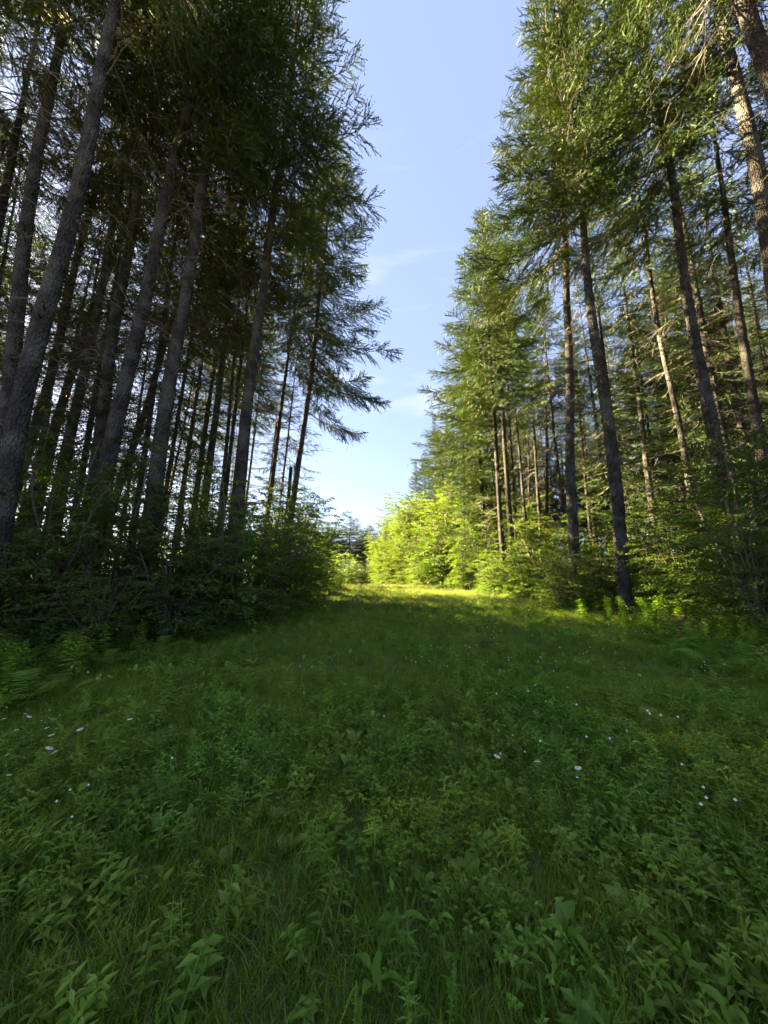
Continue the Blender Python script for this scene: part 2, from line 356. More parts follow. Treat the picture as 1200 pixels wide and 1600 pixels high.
def make_trunk(seed, H, r0, sides=12, rings=40, stubs=26, bend=0.06, top=0.02):
    r = np.random.default_rng(seed); mb = MB()
    zz = np.concatenate([np.linspace(-0.5, 0.9, 6), 0.9+(H-0.9)*np.linspace(0, 1, rings)[1:]**1.0])
    a = np.arange(sides)/sides*2*np.pi
    taper = np.interp(zz, [-0.5, 0, 0.25, 0.9, 3, H*0.5, H], [1.75, 1.5, 1.25, 1.06, 1.0, 0.66, top/r0])
    f1, f2, p1, p2, p3 = r.uniform(.25, .5), r.uniform(.5, .9), *r.uniform(0, 6.28, 3)
    fl = np.clip(1-zz/0.9, 0, 1.3)[:, None]*0.16*np.sin(a*5+p3)[None]
    rad = r0*taper[:, None]*(1+fl+0.035*np.sin(a*2+p1+zz[:, None]*f1)+r.normal(0, 0.018, (len(zz), sides)))
    bx = bend*(np.sin(zz*f1+p1)-np.sin(p1)); by = bend*(np.sin(zz*f2+p2)-np.sin(p2))
    mb.grid(np.stack([bx[:, None]+rad*np.cos(a), by[:, None]+rad*np.sin(a), np.broadcast_to(zz[:, None], rad.shape)], -1), True)
    for i in range(stubs):
        z = r.uniform(0.7, 14) if H > 16 else r.uniform(0.5, H*0.9); az = r.uniform(0, 6.28); L = r.uniform(0.03, 0.22)
        rr = r0*np.interp(z, [0, 3, H*.5, H], [1.1, 1, .66, .1]); c = np.array([np.interp(z, zz, bx), np.interp(z, zz, by), z])
        d = np.array([math.cos(az), math.sin(az), r.uniform(-0.3, 0.3)])
        mb.tube([c+d*(rr-0.04), c+d*(rr+L*0.6), c+d*(rr+L)], [r.uniform(.018, .032), .016, .006], 4)
    return mb.mesh('trunk', [M_BARK], True)
TRUNKS = [make_trunk(41+i, HT-0.2, 0.5, 10, 26, 0, 0.05, 0.02) for i in range(4)]       # unit diameter, scaled in x and y
for t_ in TRUNKS: t_.name = 'trunk'

def spruce(x, y, dia, kind, lit_dir=0.0, lean=(0, 0), hs=1.0, seed=0, own_trunk=False, label='', group=None, dead=True, z=None, name='spruce_tree', cs=1.0):
    root = thing(name, label, 'tree', (x, y, gz(x, y)-0.05 if z is None else z), (lean[1], lean[0], 0), group)
    if own_trunk:
        obj('trunk', make_trunk(1000+seed, (HT-0.2)*hs, dia/2, 14, 46, 34), root)
    else:
        obj('trunk', TRUNKS[seed % 4], root, rot=(0, 0, seed*1.7), scl=(dia, dia, hs))
    obj('crown', CROWN[kind], root, rot=(0, 0, lit_dir), scl=(cs, cs, hs))
    if dead:
        obj('dead_branch', DEAD[seed % 3] if kind[:4] != 'open' else DEAD_LOW, root, rot=(0, 0, seed*2.3), scl=(1, 1, hs), kind='stuff')
    return root

def from_px(lo, up, D):
    """Foot and sideways lean of a trunk that passes through two photograph pixels at distance D."""
    a, b = px_point(*lo, D), px_point(*up, D)
    sx = (b.x-a.x)/(b.z-a.z)
    z = 0.2
    for _ in range(6): x = a.x+(z-a.z)*sx; z = gz(x, D)
    return x, D, math.atan(sx)

# ---------------------------------------------------------------- the trees one can pick out
used = []
def main_tree(i, lo, up, D, dia, kind, hs, label, group, side, cs=1.0, own=True, dead=True):
    x, y, ln = from_px(lo, up, D)
    used.append((x, y))
    t = spruce(x, y, dia, kind, 0.0 if side < 0 else math.pi, (ln, R(random.uniform(-.6, .6))), hs, i, own, label, group, dead, cs=cs)
    return t
GL, GR = 'spruces along the shaded edge of the clearing', 'spruces along the bushy edge of the clearing'
LEFT = [
 ((22, 760), (165, 80), 6.0, 0.31, 'edge2', 1.04, 'big grey spruce trunk, the nearest and thickest of the dark stand, tilting towards the clearing'),
 ((10, 600), (50, 300), 7.2, 0.32, 'deep1', 1.0, 'nearly black spruce trunk just outside the thick pale grey trunk of the dark stand'),
 ((62, 633), (144, 327), 12.0, 0.33, 'deep2', 1.0, 'thin dark spruce just past the thick pale grey trunk, bright glow behind it'),
 ((92, 633), (170, 390), 13.0, 0.34, 'deep1', 1.02, 'second thin dark spruce past the thick grey trunk, warm glow behind'),
 ((120, 647), (158, 470), 11.2, 0.34, 'deep2', 0.98, 'dark reddish spruce trunk before the pair of big trunks, tall bush at its foot'),
 ((157, 673), (203, 380), 9.6, 0.37, 'edge1', 1.0, 'dark big spruce trunk of the close pair above the drooping bush, the darker one'),
 ((187, 673), (248, 380), 8.4, 0.38, 'edge2', 1.02, 'pale big spruce trunk of the close pair above the drooping bush, dotted with knots'),
 ((216, 673), (280, 460), 14.0, 0.30, 'deep1', 0.97, 'thin spruce between the knotted pale trunk and the big dark trunk, sky around it'),
 ((253, 687), (304, 380), 8.8, 0.39, 'edge1', 1.03, 'big dark spruce trunk standing alone amid thin ones, wide bushes round its foot'),
 ((325, 744), (364, 434), 14.2, 0.32, 'deep2', 1.0, 'tallest of the thin straight spruces between the two big dark trunks'),
 ((305, 772), (328, 603), 17.0, 0.31, 'deep1', 0.9, 'thin spruce second from the big dark trunk, seen against white sky'),
 ((286, 758), (308, 603), 19.0, 0.29, 'deep2', 0.92, 'very thin spruce first beside the big dark trunk, seen against white sky'),
 ((373, 772), (421, 392), 10.6, 0.40, 'edge1', 1.0, 'straight grey spruce trunk next to the slender group by the open sky'),
 ((390, 744), (418, 519), 23.0, 0.22, 'deep2', 0.8, 'threadlike spruce right behind the straight grey trunk, white sky around'),
 ((423, 758), (464, 440), 17.5, 0.25, 'edge2', 0.93, 'slender spruce with a crooked upper stem near the open sky'),
 ((461, 758), (495, 476), 15.2, 0.28, 'edge3', 0.98, 'outermost slender spruce with boughs hanging into the open blue sky'),
]
for i, (lo, up, D, dia, kind, hs, lab) in enumerate(LEFT):
    main_tree(i, lo, up, D, dia, kind, hs*(1.12 if D < 14 else 1.02), lab, GL, -1, own=D < 16, cs=1.05 if kind[0] == 'd' else 0.86 if D < 14 else 0.95)
RIGHT = [
 ((725, 818), (723, 592), 28.0, 0.28, 'edge1', 0.80, 'thin spruce pole rising from the dark round bush at the sunlit end'),
 ((784, 850), (762, 512), 20.0, 0.30, 'edge3', 1.02, 'slender spruce between the thin pole and the thick dark trunk, pale foot'),
 ((819, 792), (802, 605), 28.5, 0.29, 'deep1', 0.95, 'thin dark spruce first past the pale footed slender spruce'),
 ((827, 787), (824, 605), 35.0, 0.27, 'deep2', 0.95, 'thinnest sunlit spruce between the dark thin trunk and its lit twin'),
 ((840, 767), (829, 610), 29.5, 0.33, 'deep1', 1.0, 'sunlit spruce trunk, widest of the thin group before the thick dark trunk'),
 ((856, 792), (854, 530), 25.5, 0.27, 'deep2', 0.98, 'straight thin spruce nearest to the thick dark trunk, many dead branches'),
 ((895, 855), (881, 480), 14.2, 0.41, 'edge1', 1.04, 'thick dark brown spruce trunk with rough bark and deep boughs'),
 ((917, 767), (897, 537), 27.0, 0.25, 'deep1', 0.95, 'thin dark spruce seen between the two thick front trunks'),
 ((973, 911), (920, 420), 11.8, 0.40, 'edge2', 1.03, 'thick grey spruce trunk whose whole foot shows in the weeds'),
 ((1027, 840), (986, 510), 19.0, 0.35, 'deep2', 1.0, 'spruce trunk lit cream on one side, behind the thick grey trunk'),
 ((1098, 897), (1027, 480), 14.0, 0.25, 'deep1', 0.96, 'long thin pale footed spruce leaning beside the tall leafy bush'),
 ((1110, 667), (1048, 315), 11.0, 0.38, 'edge1', 1.0, 'thick dark spruce whose foot hides behind the tall leafy bush'),
 ((1093, 675), (1058, 495), 24.0, 0.26, 'deep2', 0.95, 'thin dark spruce right behind the thick trunk of the leafy bush'),
 ((1075, 681), (1037, 509), 24.5, 0.32, 'deep1', 0.97, 'sunlit spruce behind the long thin leaning stem'),
 ((1156, 667), (1133, 537), 16.0, 0.36, 'deep2', 1.0, 'reddish lit spruce standing beyond the top of the tall leafy bush'),
 ((1195, 105), (1162, 15), 6.4, 0.42, 'edge2', 1.08, 'nearest pale barked spruce of the bushy side, only its upper trunk in view'),
 ((1189, 315), (1140, 60), 8.2, 0.44, 'deep1', 1.06, 'dark spruce just behind the nearest pale barked trunk, high overhead'),
]
for i, (lo, up, D, dia, kind, hs, lab) in enumerate(RIGHT):
    main_tree(40+i, lo, up, D, dia, kind, hs*(1.16 if D < 15 else 1.0), lab, GR, 1, own=D < 16)

# two snapped dead stems by the slender group
for lo, up, D, dia, H, lab in [((421, 758), (450, 516), 18.0, 0.22, 9.4, 'broken topped dead stem, the taller, close beside the crooked slender spruce'),
                               ((451, 758), (463, 609), 17.0, 0.25, 6.6, 'broken topped dead stem, the shorter, between two slender spruces')]:
    x, y, ln = from_px(lo, up, D); used.append((x, y))
    root = thing('dead_tree', lab, 'tree', (x, y, gz(x, y)-.05), (0, ln, 0), 'snapped dead stems')
    obj('trunk', make_trunk(int(D*7), H, dia/2, 8, 16, 14, 0.03, dia*0.36), root)
    obj('dead_branch', make_deadwood(int(D*9), 1.5, H-.3, 22, (0.3, 1.2)).mesh('dead_branch', [M_TWIG]), root, kind='stuff')

# ---------------------------------------------------------------- words for where a tree or bush in the rows stands
MARKS_L = [(-160, 'the picture border'), (-5, 'the thick pale grey trunk'), (150, 'the close pair of big trunks'), (236, 'the lone big dark trunk'), (360, 'the straight grey trunk'), (456, 'the outermost slender spruce')]
MARKS_R = [(640, 'the sunlit bend'), (726, 'the thin pole'), (786, 'the pale footed slender spruce'), (896, 'the thick brown trunk'), (974, 'the thick grey trunk'), (1100, 'the long thin leaning stem'), (1215, 'the picture border')]
ORD = 'first second third fourth fifth sixth seventh eighth ninth tenth eleventh twelfth thirteenth fourteenth fifteenth sixteenth seventeenth eighteenth nineteenth twentieth'.split()+['last']*60
rows = []
def name_rows():
    """Label each tree or bush of the rows by the gap between front trunks it shows in and its place from front to back."""
    gaps = {}
    for o, x, y, marks, what in rows:
        px = 600+x/max(y, .5)*532
        k = sum(px > m_[0] for m_ in marks)
        gaps.setdefault((what, marks[0][1], k, y < 1.5), []).append((y, o, marks))
    for (what, m0, k, behind), L in gaps.items():
        for i, (y, o, marks) in enumerate(sorted(L, key=lambda q: q[0])):
            if behind or k == 0 or k == len(marks): o['label'] = what+' outside the rows of trunks in view'; continue
            a, b = marks[k-1][1], marks[k][1]
            o['label'] = '%s, %s back, between %s and %s' % (what, ORD[i], a[4:] if len((a+b).split()) > 9 else a, b[4:] if len((a+b).split()) > 9 else b)

# ---------------------------------------------------------------- the rows behind them
def free(x, y, d=1.5): return all((x-a)**2+(y-b)**2 > d*d for a, b in used)
for px_, D_ in [(745, 30.5), (672, 36), (640, 43), (622, 50), (712, 40), (690, 37), (660, 49), (800, 30), (772, 36), (838, 33)]:
    q = px_point(px_, 885, D_); used += [(q.x, D_), (q.x-.3, D_-2), (q.x-1.6, D_)]
LAB_L = 'dark spruce deep in the shaded stand behind its front trunks'
LAB_R = 'spruce deep in the sun flecked stand behind the thick front trunks'
LAB_F = 'sunlit spruce along the curving far edge past the dark round bush'
cnt = 100
for yy in np.arange(3, 40, 3.5):
    for xx in np.arange(-27, -5.5, 3.7):
        x, y = xx+random.uniform(-1, 1), yy+random.uniform(-1, 1)
        if y > 14.5+0.42*abs(x) or y > 25 or x > left_edge(y)-1.6 or not free(x, y, 1.9): continue
        if y > 17 and x > -7: continue
        used.append((x, y)); cnt += 1
        rows.append((spruce(x, y, random.uniform(.24, .42), random.choice(['deep1', 'deep2', 'deep2', 'sparse']), random.uniform(0, 6.28),
               (R(random.gauss(1.0, 1.2)), R(random.gauss(0, 1.0))), random.uniform(1.0, 1.16), cnt, False, LAB_L, 'spruces inside the shaded stand', cs=random.uniform(.95, 1.1)), x, y, MARKS_L, 'shaded spruce'))
for x, y in [(-6.3, 13.2), (-7.4, 15.4), (-8.2, 12.4), (-9.0, 17.2), (-6.9, 17.9), (-10.4, 14.9), (-11.2, 18.6), (-8.6, 20.4), (-12.6, 16.6), (-6.6, 20.6), (-10.0, 11.0), (-13.5, 20.5), (-7.6, 10.4), (-9.9, 21.8), (-11.8, 12.6), (-14.6, 14.4), (-12.0, 22.6), (-15.4, 18.2)]:
    if not free(x, y, .7): continue
    used.append((x, y)); cnt += 1
    rows.append((spruce(x, y, random.uniform(.15, .27), random.choice(['sparse', 'deep2', 'sparse', 'deep1']), random.uniform(0, 6.28),
           (R(random.gauss(2, 1.5)), R(random.gauss(0, 1.0))), random.uniform(.74, .95), cnt, False, LAB_L, 'spruces inside the shaded stand'), x, y, MARKS_L, 'slim shaded spruce'))
for yy in np.arange(3, 50, 3.9):
    for xx in np.arange(8, 38, 3.9):
        x, y = xx+random.uniform(-1.2, 1.2), yy+random.uniform(-1.2, 1.2)
        if x < right_edge(y)+3.2 or not free(x, y, 1.9) or math.hypot(x, y) > 46: continue
        used.append((x, y)); cnt += 1
        rows.append((spruce(x, y, random.uniform(.24, .42), ('open1' if random.random() < .5 else 'sparse') if math.hypot(x, y) > 27 and random.random() < .6 else random.choice(['deep1', 'deep2', 'deep2', 'sparse']), random.uniform(0, 6.28),
               (R(random.gauss(-1.0, 1.2)), R(random.gauss(0, 1.0))), random.uniform(.85, 1.04), cnt, False, LAB_R, 'spruces inside the sun flecked stand'), x, y, MARKS_R, 'inner spruce'))
LAB_B = 'bushy crowned spruce at the very back of the sun flecked stand'
for i in range(44):
    a = R(14+74*(i+random.random())/44); d = random.uniform(47, 60); cnt += 1
    x, y = d*math.sin(a)*.8, d*math.cos(a)
    if x < right_edge(y)+4: x = right_edge(y)+4+random.random()*2
    rows.append((spruce(x, y, random.uniform(.28, .42), random.choice(['open1', 'open2']), random.uniform(0, 6.28),
           (R(random.gauss(0, 1)), R(random.gauss(0, 1))), random.uniform(.75, 1.0), cnt, False, LAB_B, 'spruces at the back of the sun flecked stand'), x, y, MARKS_R, 'bushy rear spruce'))
# sunlit edge beyond the front trunks
cnt_f = 0
for x, y, hs, k in [(7.9, 21.6, 1.10, 'edge1'), (10.3, 27, 1.02, 'edge2'), (11.5, 35, 1.0, 'open2'), (10.0, 41, 1.02, 'open1'), (8.6, 45.5, 0.94, 'open2'),
                    (7.7, 50, 1.04, 'open1'), (6.5, 55, 0.92, 'open2'), (5.6, 60, 0.9, 'open1'), (9.4, 57, 1.0, 'open1')]:
    cnt += 1; used.append((x, y))
    spruce(x, y, 0.34, k, math.pi+random.uniform(-.5, .5), (R(random.gauss(0, 1)), R(random.gauss(0, .7))), hs, cnt, False,
           'sunlit edge spruce, %s along the bend counted from the slender pale footed spruce' % (ORD+['']*9)[cnt_f] if cnt_f < 12 else ['sunlit spruce of the bend, third last before the far treeline', 'sunlit spruce of the bend, last but one before the far treeline', 'sunlit spruce of the bend, last before the far treeline'][cnt_f-12], 'sunlit edge spruces'); cnt_f += 1
for x, y in [(-25, 8.5), (-22, 10.8), (-22.5, 14), (-20.5, 7.6), (-19, 9.8), (-30, 14), (-27, 13.5), (-24.5, 17), (-29, 18.5), (-26.5, 21), (-31, 23), (-33, 27), (-37, 25)]:  # spruces added out of view to block low sun passing under the crowns
    cnt += 1
    spruce(x, y, .36, random.choice(['open1', 'open2']), random.uniform(0, 6.28), (0, 0), random.uniform(.95, 1.1), cnt, False,
           'deep crowned spruce added out of view to block low sun', 'added spruces that block low sun')
LAB_S = 'thin crowned spruce beyond the shaded stand, seen through its trunks against white sky'
for x, y in [(-21, 34), (-25, 37), (-30, 38), (-24, 43), (-29, 46), (-34, 45), (-23, 51), (-28, 54), (-35, 53), (-40, 49), (-25, 60), (-33, 62), (-21, 65), (-41, 58), (-36, 36), (-42, 40)]:
    cnt += 1
    rows.append((spruce(x+random.uniform(-1, 1), y+random.uniform(-1, 1), random.uniform(.24, .34), random.choice(['sparse', 'sparse', 'deep1']), random.uniform(0, 6.28),
           (R(random.gauss(0, 1)), R(random.gauss(0, 1))), random.uniform(.78, .98), cnt, False, LAB_S, 'thin spruces beyond the shaded stand'), x, y, MARKS_L, 'thin far spruce'))
# far treeline across the end of the clearing and beyond the shaded stand
LAB_T = 'far spruce in the treeline that closes the end of the clearing'
far = []
for i in range(44):
    x = -52+i*1.22+random.uniform(-.8, .8); y = 88+random.uniform(-4, 10)+0.12*abs(x+10)
    cnt += 1
    far.append((x/y, spruce(x, y, random.uniform(.26, .4), random.choice(['edge3', 'deep1', 'edge1', 'open2']), random.uniform(0, 6.28),
           (R(random.gauss(0, 1)), 0), random.uniform(.58, .74), cnt, False, LAB_T, 'spruces of the far treeline', cs=1.5)))
far.sort(key=lambda q: q[0])
for i, (k_, o) in enumerate([q for q in far if -.215 < q[0] < .01]):
    o['label'] = 'far spruce closing the end of the clearing, %s from the shaded edge' % ORD[i]

# ---------------------------------------------------------------- broadleaf bushes and saplings
def leaf_kite(P, D_, N_, L, W, fold=0.25):
    """(k) leaves: two triangles each, folded along the midrib."""
    d = unit(D_); s = unit(np.cross(N_, d)); nn = np.cross(d, s); L = L[:, None]; W = W[:, None]
    tip = P+d*L-nn*L*0.12; mid = P+d*L*0.45
    a = mid+s*W*0.5+nn*W*fold; b = mid-s*W*0.5+nn*W*fold
    return np.concatenate([np.stack([P, a, tip], 1), np.stack([P, tip, b], 1)], 1).reshape(-1, 3)

class Leaves:
    def __init__(s): s.P, s.D, s.N, s.L, s.W = [], [], [], [], []
    def add(s, p, d, n_, L, W): s.P.append(p); s.D.append(d); s.N.append(n_); s.L.append(L); s.W.append(W)
    def into(s, mb, mat=0, fold=0.22):
        P, D_, N_, L, W = (np.array(q, float) for q in (s.P, s.D, s.N, s.L, s.W))
        d = unit(D_); sd = unit(np.cross(N_, d)); nn = np.cross(d, sd); L = L[:, None]; W = W[:, None]
        tip = P+d*L-nn*L*0.15; mid = P+d*L*0.42
        a = mid+sd*W*0.5+nn*W*fold; b = mid-sd*W*0.5+nn*W*fold
        V = np.stack([P, a, tip, b], 1).reshape(-1, 3); k = len(P)
        f = np.arange(k)[:, None]*4+mb.n
        F = np.concatenate([f+[0, 1, 2], f+[0, 2, 3]])
        mb.v.append(V); mb.f3.append(F); mb.m3.append(np.full(len(F), mat)); mb.n += len(V)

def make_bush(seed, H, Rad, stems, leaf, per_shoot=9, shoots=16, spread=0.8, low=0.12, droop=0.25):
    """Stems from one foot with side shoots carrying leaves in flat sprays. Returns (wood, leaves)."""
    r = np.random.default_rng(seed); wood = MB(); lv = Leaves()
    for s_ in range(stems):
        az = s_*2*np.pi/stems+r.uniform(-.5, .5); reach = Rad*spread*r.uniform(0.15, 0.9) if stems > 1 else 0.1
        h = H*r.uniform(0.7, 1.0)*(1-0.25*reach/Rad)
        u = np.linspace(0, 1, 8)
        P = np.stack([math.cos(az)*reach*u**1.3+r.normal(0, .03, 8)*u*H*.3, math.sin(az)*reach*u**1.3+r.normal(0, .03, 8)*u*H*.3, h*u], 1)
        wood.tube(P, np.linspace(0.008+0.008*H, 0.004, 8), 4)
        for q in range(shoots):
            uu = low+(1-low)*((q+r.random())/shoots); i = min(int(uu*7), 6); b = P[i]+(P[i+1]-P[i])*(uu*7-i)
            a2 = r.uniform(0, 6.28)
            L = Rad*r.uniform(0.35, 0.85)*(1.05-0.72*uu**1.6); e = r.uniform(-0.1, 0.65)
            v = np.linspace(0, 1, 5); hd = np.array([math.cos(a2), math.sin(a2), 0])
            Q = b+hd[None]*L*v[:, None]*math.cos(e)+np.array([0, 0, 1.0])[None]*(L*v*math.sin(e)-droop*L*v**2)[:, None]
            wood.tube(Q, np.linspace(0.004+0.004*L, 0.0015, 5), 3)
            lat = np.array([-hd[1], hd[0], 0])
            m = max(4, int(per_shoot*L/0.09*leaf/0.09*0.5/ max(leaf/0.09, 1)**2))
            for k in range(m):
                vv = 0.12+0.88*(k+r.random())/m; i2 = min(int(vv*4), 3); c = Q[i2]+(Q[i2+1]-Q[i2])*(vv*4-i2)
                sg = 1 if k % 2 else -1
                off = r.uniform(0, 0.28)*L*(1.1-vv)
                d = hd*r.uniform(0.3, 1.0)+lat*sg*r.uniform(0.4, 1.1)+np.array([0, 0, r.uniform(-0.5, 0.15)])
                nrm = np.array([0, 0, 1.0])+r.normal(0, 0.35, 3)
                lv.add(c+lat*sg*off+hd*off*0.4+np.array([0, 0, r.normal(0, .02)]), d, nrm, leaf*r.uniform(0.65, 1.3), leaf*r.uniform(0.42, 0.62))
    return wood, lv

def bush_meshes(seed, mat, **k):
    w, lv = make_bush(seed, **k); f = MB(); lv.into(f)
    return w.mesh('stem', [M_STEM]), f.mesh('foliage', [mat])
BUSH = {}
def bush_kind(nm, seed, mat, **k): BUSH[nm] = bush_meshes(seed, mat, **k)
bush_kind('round1', 61, M_SHRUB, H=3.9, Rad=1.9, stems=8, leaf=0.085, shoots=24, per_shoot=9, low=0.03)
bush_kind('round2', 62, M_SHRUB, H=3.0, Rad=2.0, stems=9, leaf=0.078, shoots=19, per_shoot=9, low=0.03)
bush_kind('tall1', 63, M_SHRUB, H=5.6, Rad=2.1, stems=6, leaf=0.10, shoots=34, per_shoot=9, low=0.06)
bush_kind('tall2', 64, M_SHRUB, H=4.8, Rad=1.9, stems=6, leaf=0.09, shoots=30, per_shoot=9, droop=0.55, low=0.06)
bush_kind('low1', 65, M_SHRUB, H=1.2, Rad=1.0, stems=8, leaf=0.07, shoots=10, per_shoot=9)
bush_kind('low2', 66, M_SHRUB, H=1.6, Rad=1.1, stems=8, leaf=0.085, shoots=11, per_shoot=9)
bush_kind('young1', 67, M_BRIGHT, H=7.0, Rad=2.4, stems=5, leaf=0.13, shoots=46, per_shoot=11, low=0.06)
bush_kind('young3', 69, M_BRIGHT, H=9.0, Rad=3.2, stems=7, leaf=0.14, shoots=46, per_shoot=11, low=0.08)
bush_kind('young2', 68, M_BRIGHT, H=10.0, Rad=3.0, stems=5, leaf=0.15, shoots=60, per_shoot=11, low=0.1)

def bush(nm, x, y, s, label, cat='bush', group=None, name='bush', rz=None, sz=None):
    root = thing(name, label, cat, (x, y, gz(x, y)-0.03), (0, 0, random.uniform(0, 6.28) if rz is None else rz), group)
    root.scale = (s, s, s*(sz or random.uniform(.9, 1.15)))
    st, fo = BUSH[nm]
    obj('stem', st, root); obj('foliage', fo, root)
    return root

GBL, GBR = 'bushes along the shaded edge', 'bushes along the thick trunk edge'
for nm, px, D, s, lab in [
   ('tall2', 195, 7.6, 0.92, 'drooping tall bush in front of the close pair of big trunks'),
   ('round1', 80, 6.8, 0.85, 'dark bush at the foot of the thick pale grey trunk'),
   ('tall2', 120, 9.6, 0.9, 'dark tall sapling behind the bush at the thick grey trunk'),
   ('round2', 265, 7.6, 0.85, 'dark low rounded bush below the lone big dark trunk'),
   ('round1', 300, 9.6, 0.95, 'bush behind the lone big dark trunk, under the thin stems'),
   ('round1', 350, 8.8, 0.95, 'bush just before the foot of the straight grey trunk'),
   ('round2', 395, 10.4, 1.05, 'rounded bush just past the straight grey trunk'),
   ('tall1', 335, 13.0, 0.9, 'bush with lighter leaves between lone dark trunk and straight grey trunk'),
   ('round1', 440, 12.6, 1.1, 'bush hiding the feet of the slender group of spruces'),
   ('tall1', 452, 15.6, 0.92, 'taller leafy bush behind the feet of the slender group'),
   ('tall1', 487, 18.0, 0.95, 'outermost leafy bush of the shaded edge with boughs against the sky'),
   ('round1', 468, 15.0, 1.0, 'dense bush before the outermost leafy bush of the shaded edge'),
   ('round2', 505, 22.5, 1.1, 'last bush of the shaded edge, beside the far treeline'),
   ('round1', 512, 64.0, 1.5, 'rounded green bush before the far treeline, touching the shaded edge'),
   ('round1', 531, 68.0, 1.6, 'rounded green bush before the far treeline, second from the shaded edge'),
   ('tall1', 549, 72.0, 1.3, 'upright green bush before the far treeline, third from the shaded edge'),
   ('round2', 566, 70.0, 1.5, 'wide green bush before the far treeline, nearest to the bend'),
   ('round2', 10, 6.2, 0.8, 'black green bush at the picture border under the thick grey trunk'),
   ('tall1', 420, 21.0, 0.9, 'sapling glimpsed between straight grey trunk and slender group'),
   ('round2', 160, 6.4, 0.6, 'low dark bush under the drooping tall bush'),
   ('tall2', 20, 8.8, 1.0, 'dark sapling behind the thick grey trunk at the picture border')]:
    q = px_point(px, 885, D); bush(nm, q.x, q.y, s*1.2, lab, group=GBL)
for nm, px, D, s, lab in [
   ('tall1', 690, 30.0, 1.25, 'big dark round bush at the sunlit end of the thick trunk edge'),
   ('tall2', 722, 26.5, 0.95, 'bush at the foot of the thin spruce pole'),
   ('round1', 750, 24.0, 1.1, 'bush between the thin pole and the pale footed slender spruce'),
   ('round2', 800, 19.5, 1.05, 'rounded bush just past the pale footed slender spruce'),
   ('tall1', 835, 21.5, 0.85, 'upright bush between pale footed slender spruce and thick brown trunk'),
   ('round1', 845, 16.5, 0.95, 'bush before the thick dark brown trunk'),
   ('round2', 905, 13.2, 0.85, 'low bush covering the foot of the thick dark brown trunk'),
   ('round1', 935, 14.8, 0.9, 'bush between the thick brown and the thick grey trunk'),
   ('tall2', 985, 14.6, 0.7, 'thin leaved bush behind the thick grey trunk'),
   ('tall1', 1010, 15.6, 0.8, 'dark bush under the cream lit trunk'),
   ('round1', 1050, 13.0, 0.95, 'dark bush between thick grey trunk and the long thin leaning stem'),
   ('tall1', 1150, 9.0, 0.88, 'tall leafy bush that hides the foot of a thick trunk'),
   ('tall1', 1190, 9.8, 0.95, 'tall leafy bush at the picture border behind the weeds'),
   ('tall2', 1110, 12.2, 0.9, 'bush behind the tall leafy bush, under the reddish lit spruce'),
   ('round2', 1175, 7.9, 0.8, 'low bush in front of the tall leafy bushes at the border'),
   ('round1', 825, 15.6, 0.72, 'leafy bush at the meadow rim, straight before the thick brown trunk'),
   ('round2', 870, 12.9, 0.62, 'low leafy bush at the meadow rim between brown and grey thick trunks'),
   ('round2', 1022, 11.6, 0.7, 'low bush right beside the foot of the thick grey trunk'),
   ('round1', 1072, 10.4, 0.66, 'leafy bush at the foot of the long thin leaning stem'),
   ('round2', 768, 19.0, 0.72, 'low rim bush before the pale footed slender spruce'),
   ('round1', 655, 29.5, 0.7, 'rounded bush at the meadow rim, closest to the bend'),
   ('round2', 735, 22.6, 0.7, 'low bush at the meadow rim before the thin pole'),
   ('round1', 665, 35.0, 1.0, 'dark low bush at the meadow rim, past the big round bush'),
   ('round2', 775, 29.0, 1.2, 'leafy bush in half shade behind the pale footed slender spruce'),
   ('tall1', 880, 22.0, 0.9, 'bush glimpsed behind the thick dark brown trunk')]:
    q = px_point(px, 885, D); bush(nm, q.x, q.y, s*1.25, lab, group=GBR)
